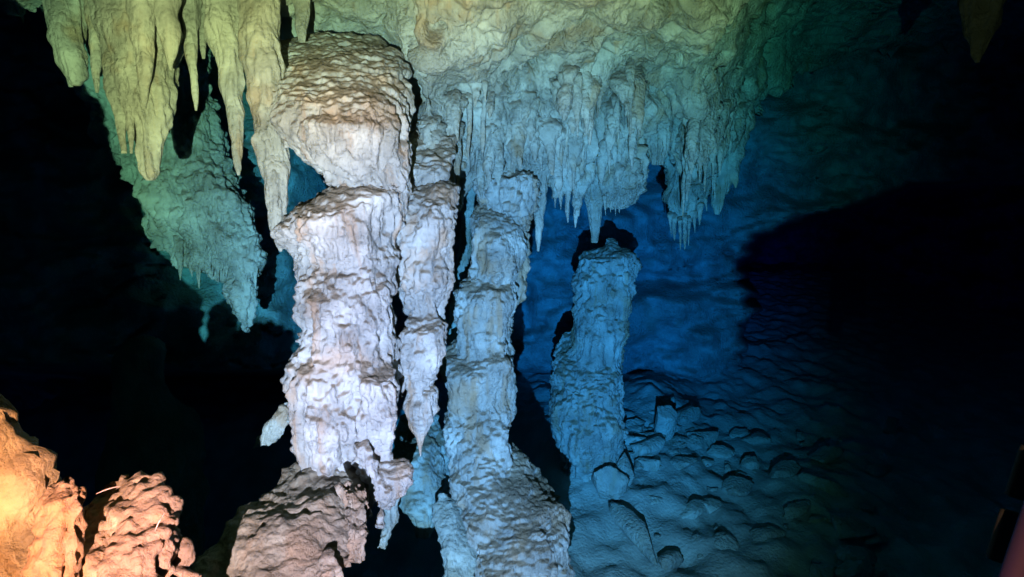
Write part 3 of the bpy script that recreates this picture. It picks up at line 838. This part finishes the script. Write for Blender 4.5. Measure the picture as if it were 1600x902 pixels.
for lab, (a, b) in {"pale straw lying on the cracked boulder's crest": (at(150, 772, 1.44), at(188, 760, 1.46)), "pale straw sticking up at the cracked boulder's right side": (at(242, 830, 1.38), at(257, 802, 1.38))}.items():
    ax = np.array(b) - np.array(a)
    ln = np.linalg.norm(ax)
    ax /= ln
    s1 = np.cross(ax, [0, 0, 1.0]); s1 /= np.linalg.norm(s1)
    s2 = np.cross(ax, s1)
    tt = np.linspace(0, 1, 8)
    th = np.linspace(0, 2 * math.pi, 8, endpoint=False)
    rr = 0.0014 * np.sin(np.clip(tt * 0.9 + 0.05, 0, 1) * math.pi) + 0.0003
    v = np.array(a) + tt[:, None, None] * ln * ax + rr[:, None, None] * (np.cos(th)[:, None] * s1 + np.sin(th)[:, None] * s2)
    v[:, :, 2] += (0.003 * np.sin(tt * math.pi))[:, None]
    tag(link("straw", mesh_from("straw", v.reshape(-1, 3), grid_quads(8, 8, True)), M_FLOW), lab, "straw")

# ------------------------------------------------------------------ stones on the silt
def on_floor(px, py):
    """Depth at which the sight line through (px, py) meets the silt."""
    lo = np.linspace(2.2, 9, 400)
    p = at(np.full(400, px), np.full(400, py), lo)
    k = np.argmax(p[:, 2] < floor_z(p[:, 0], p[:, 1]) + 0.02)
    return float(lo[k])


def stone_mesh(seed, sx, sy, sz, n=16):
    ph = np.linspace(0.02, math.pi - 0.02, n)
    th = np.linspace(0, 2 * math.pi, 2 * n, endpoint=False)
    u = np.stack([np.sin(ph)[:, None] * np.cos(th), np.sin(ph)[:, None] * np.sin(th), np.cos(ph)[:, None] * np.ones(2 * n)], -1).reshape(-1, 3)
    r = 1 + 0.28 * fbm(u * 1.7, 3, seed) + 0.05 * fbm(u * 7, 2, seed + 5)
    q = u * r[:, None]
    for k in range(11):                                  # broken flat faces
        nrm = np.random.default_rng(seed * 10 + k).normal(size=3)
        nrm /= np.linalg.norm(nrm)
        ov = q @ nrm - 0.58
        q = q - np.maximum(ov, 0)[:, None] * nrm * 0.97
    q = q * (1 + 0.035 * fbm(q * 5, 3, seed + 9))[:, None]
    return mesh_from("stone", q * np.array([sx, sy, sz]), grid_quads(n, 2 * n, True)[:, ::-1])


def stone(label, px, py, w, l, h, rot, seed, name="fallen_stone", group=None, tilt=0.0, mat=None):
    d = on_floor(px, py)
    o = link(name, stone_mesh(seed, w, l, h), mat or M_STONE)
    p = at(px, py, d)
    o.location = (p[0], p[1], float(floor_z(p[0], p[1])) + h * 0.5)
    o.rotation_euler = (tilt, 0, rot)
    return tag(o, label, "stone", group)


stone("long pale broken slab lying on silt below the stalagmite", 992, 838, 0.075, 0.33, 0.085, 0.42, 1, "long_stone", mat=M_STONE, tilt=0.28)
stone("rounded boulder at the foot of the tall stalagmite", 948, 768, 0.14, 0.13, 0.15, 0.3, 2, "round_boulder")
stone("smaller pale boulder behind the round boulder at stalagmite foot", 974, 752, 0.09, 0.09, 0.17, 0.9, 3, "round_boulder")
stone("upright pale stump of rock on the rubble right of the stalagmite", 1036, 682, 0.13, 0.10, 0.22, 0.5, 14, "rock_stump", tilt=0.1)
stone("knobby stone right of the long broken slab", 1045, 878, 0.10, 0.07, 0.06, 0.5, 5)
stone("pale elongated stone alone on the right of the silt floor", 1288, 768, 0.06, 0.2, 0.10, 0.7, 6)
stone("faint pale stone far off at the dark right edge of the floor", 1388, 668, 0.12, 0.09, 0.11, 0.2, 7)
stone("flat stone in the middle of the rubble band", 1130, 710, 0.16, 0.09, 0.06, 0.5, 8)
stone("flat stone at the right of the rubble band", 1172, 728, 0.12, 0.07, 0.06, 0.4, 9)
stone("broad low slab of rubble nearest the camera at right", 1200, 835, 0.15, 0.09, 0.05, 0.4, 10)
for k, (px, py, w, l, h, r) in enumerate([(1095, 690, .20, .11, .07, .5), (1062, 726, .15, .12, .06, .2), (1150, 762, .17, .09, .06, .8), (1085, 800, .15, .08, .05, .6), (1225, 742, .2, .12, .08, .5), (1015, 705, .16, .12, .10, .3),
                                          (1130, 850, .16, .09, .05, .5), (1250, 800, .18, .08, .06, .7), (1330, 830, .2, .12, .07, .5), (1180, 690, .18, .1, .07, .4), (1070, 655, .2, .14, .08, .4), (1290, 715, .22, .12, .08, .6)]):
    stone(["flat broken slab at the top of the rubble band", "flat slab in the rubble just below the rock stump", "slanting slab low in the rubble band", "flat slab half sunk right of the long pale slab", "broad slab at the rubble band's right end",
           "blocky slab at the stalagmite's right foot", "low slab near the bottom of the floor, right of the knobby stone", "long low slab left of the pale elongated stone", "broad dim slab at lower right of the floor", "far flat slab above the rubble band",
           "far slab behind the rock stump", "dim broad slab above the pale elongated stone"][k], px, py, w, l, h, r, 100 + k, "broken_stone", tilt=0.08 * (-1) ** k)
rs = np.random.default_rng(11)
for k in range(110):
    if k < 30:
        px, py = rs.uniform(985, 1080), rs.uniform(655, 720)
    else:
        px = rs.uniform(985, 1380)
        py = 640 + (px - 1000) * 0.22 + rs.uniform(-25, 220)
    s = 0.018 + 0.075 * rs.uniform() ** 2.5
    lab = ("small pale stone in the rubble between stalagmite and rock stump", "rubble beside the rock stump") if k < 30 else ("small pale stone strewn over the open silt floor at right", "small stones strewn over the silt floor")
    stone(lab[0], px, min(py, 895), s * rs.uniform(1, 2.2), s, s * rs.uniform(.35, .8), rs.uniform(-.2, 1.1), 20 + k, "small_stone", lab[1])

# ------------------------------------------------------------------ diver's gear at the right edge
g = thing("dive_gear", "dark grey flat gear with a raspberry-pink tube, cut off at the right edge", "dive gear")


def bar(name, a, b, w, t, mat, parent, n=14, flat=1.0, nseg=10):
    a, b = np.array(a), np.array(b)
    ax = (b - a) / np.linalg.norm(b - a)
    s1 = np.cross(ax, FWD); s1 /= np.linalg.norm(s1)
    s2 = np.cross(ax, s1)
    th = np.linspace(0, 2 * math.pi, n, endpoint=False)
    e = 2 / flat
    cx = np.sign(np.cos(th)) * np.abs(np.cos(th)) ** e
    sx = np.sign(np.sin(th)) * np.abs(np.sin(th)) ** e
    tt = np.r_[0, 0.001, np.linspace(0.02, 0.98, nseg), 0.999, 1]
    k = np.r_[0.01, 0.85, np.ones(nseg), 0.85, 0.01]
    v = a + tt[:, None, None] * (b - a) + k[:, None, None] * (cx[:, None] * s1 * w + sx[:, None] * s2 * t)
    return link(name, mesh_from(name, v.reshape(-1, 3), grid_quads(len(tt), n, True)), mat, parent)


M_GREY = plain("shade_darkened_grey_rubber", (0.006, 0.010, 0.018), 0.9)  # near-black: the blade's shade is put into its colour
M_PINK = plain("shade_darkened_pink_rubber", (0.02, 0.012, 0.09), 0.8)  # shade put into the pink, shifted to blue against the warm torch
bar("grey_blade", at(1632, 705, 1.5), at(1606, 785, 1.5), 0.055, 0.010, M_GREY, g, 24, 6)
bar("grey_blade", at(1606, 806, 1.46), at(1582, 885, 1.46), 0.062, 0.010, M_GREY, g, 24, 6)
bar("pink_tube", at(1640, 740, 1.38), at(1566, 960, 1.34), 0.026, 0.026, M_PINK, g, 24, 2)

# ------------------------------------------------------------------ the water that fills the cave
wm = bpy.data.materials.new("clear_blue_water")
wm.use_nodes = True
nt = wm.node_tree
nt.nodes.remove(nt.nodes["Principled BSDF"])
ab = nt.nodes.new("ShaderNodeVolumeAbsorption")
# absorption per metre is density * (1 - colour): red goes first, then green
ab.inputs["Color"].default_value = (0.0, 0.77, 0.955, 1)
ab.inputs["Density"].default_value = 0.55
nt.links.new(ab.outputs[0], nt.nodes["Material Output"].inputs["Volume"])
bx = [(-28, -4, -8), (28, -4, -8), (28, 26, -8), (-28, 26, -8), (-28, -4, 9), (28, -4, 9), (28, 26, 9), (-28, 26, 9)]
me = bpy.data.meshes.new("water")
me.from_pydata(bx, [], [(0, 3, 2, 1), (4, 5, 6, 7), (0, 1, 5, 4), (1, 2, 6, 5), (2, 3, 7, 6), (3, 0, 4, 7)])
tag(link("water", me, wm), kind="structure")
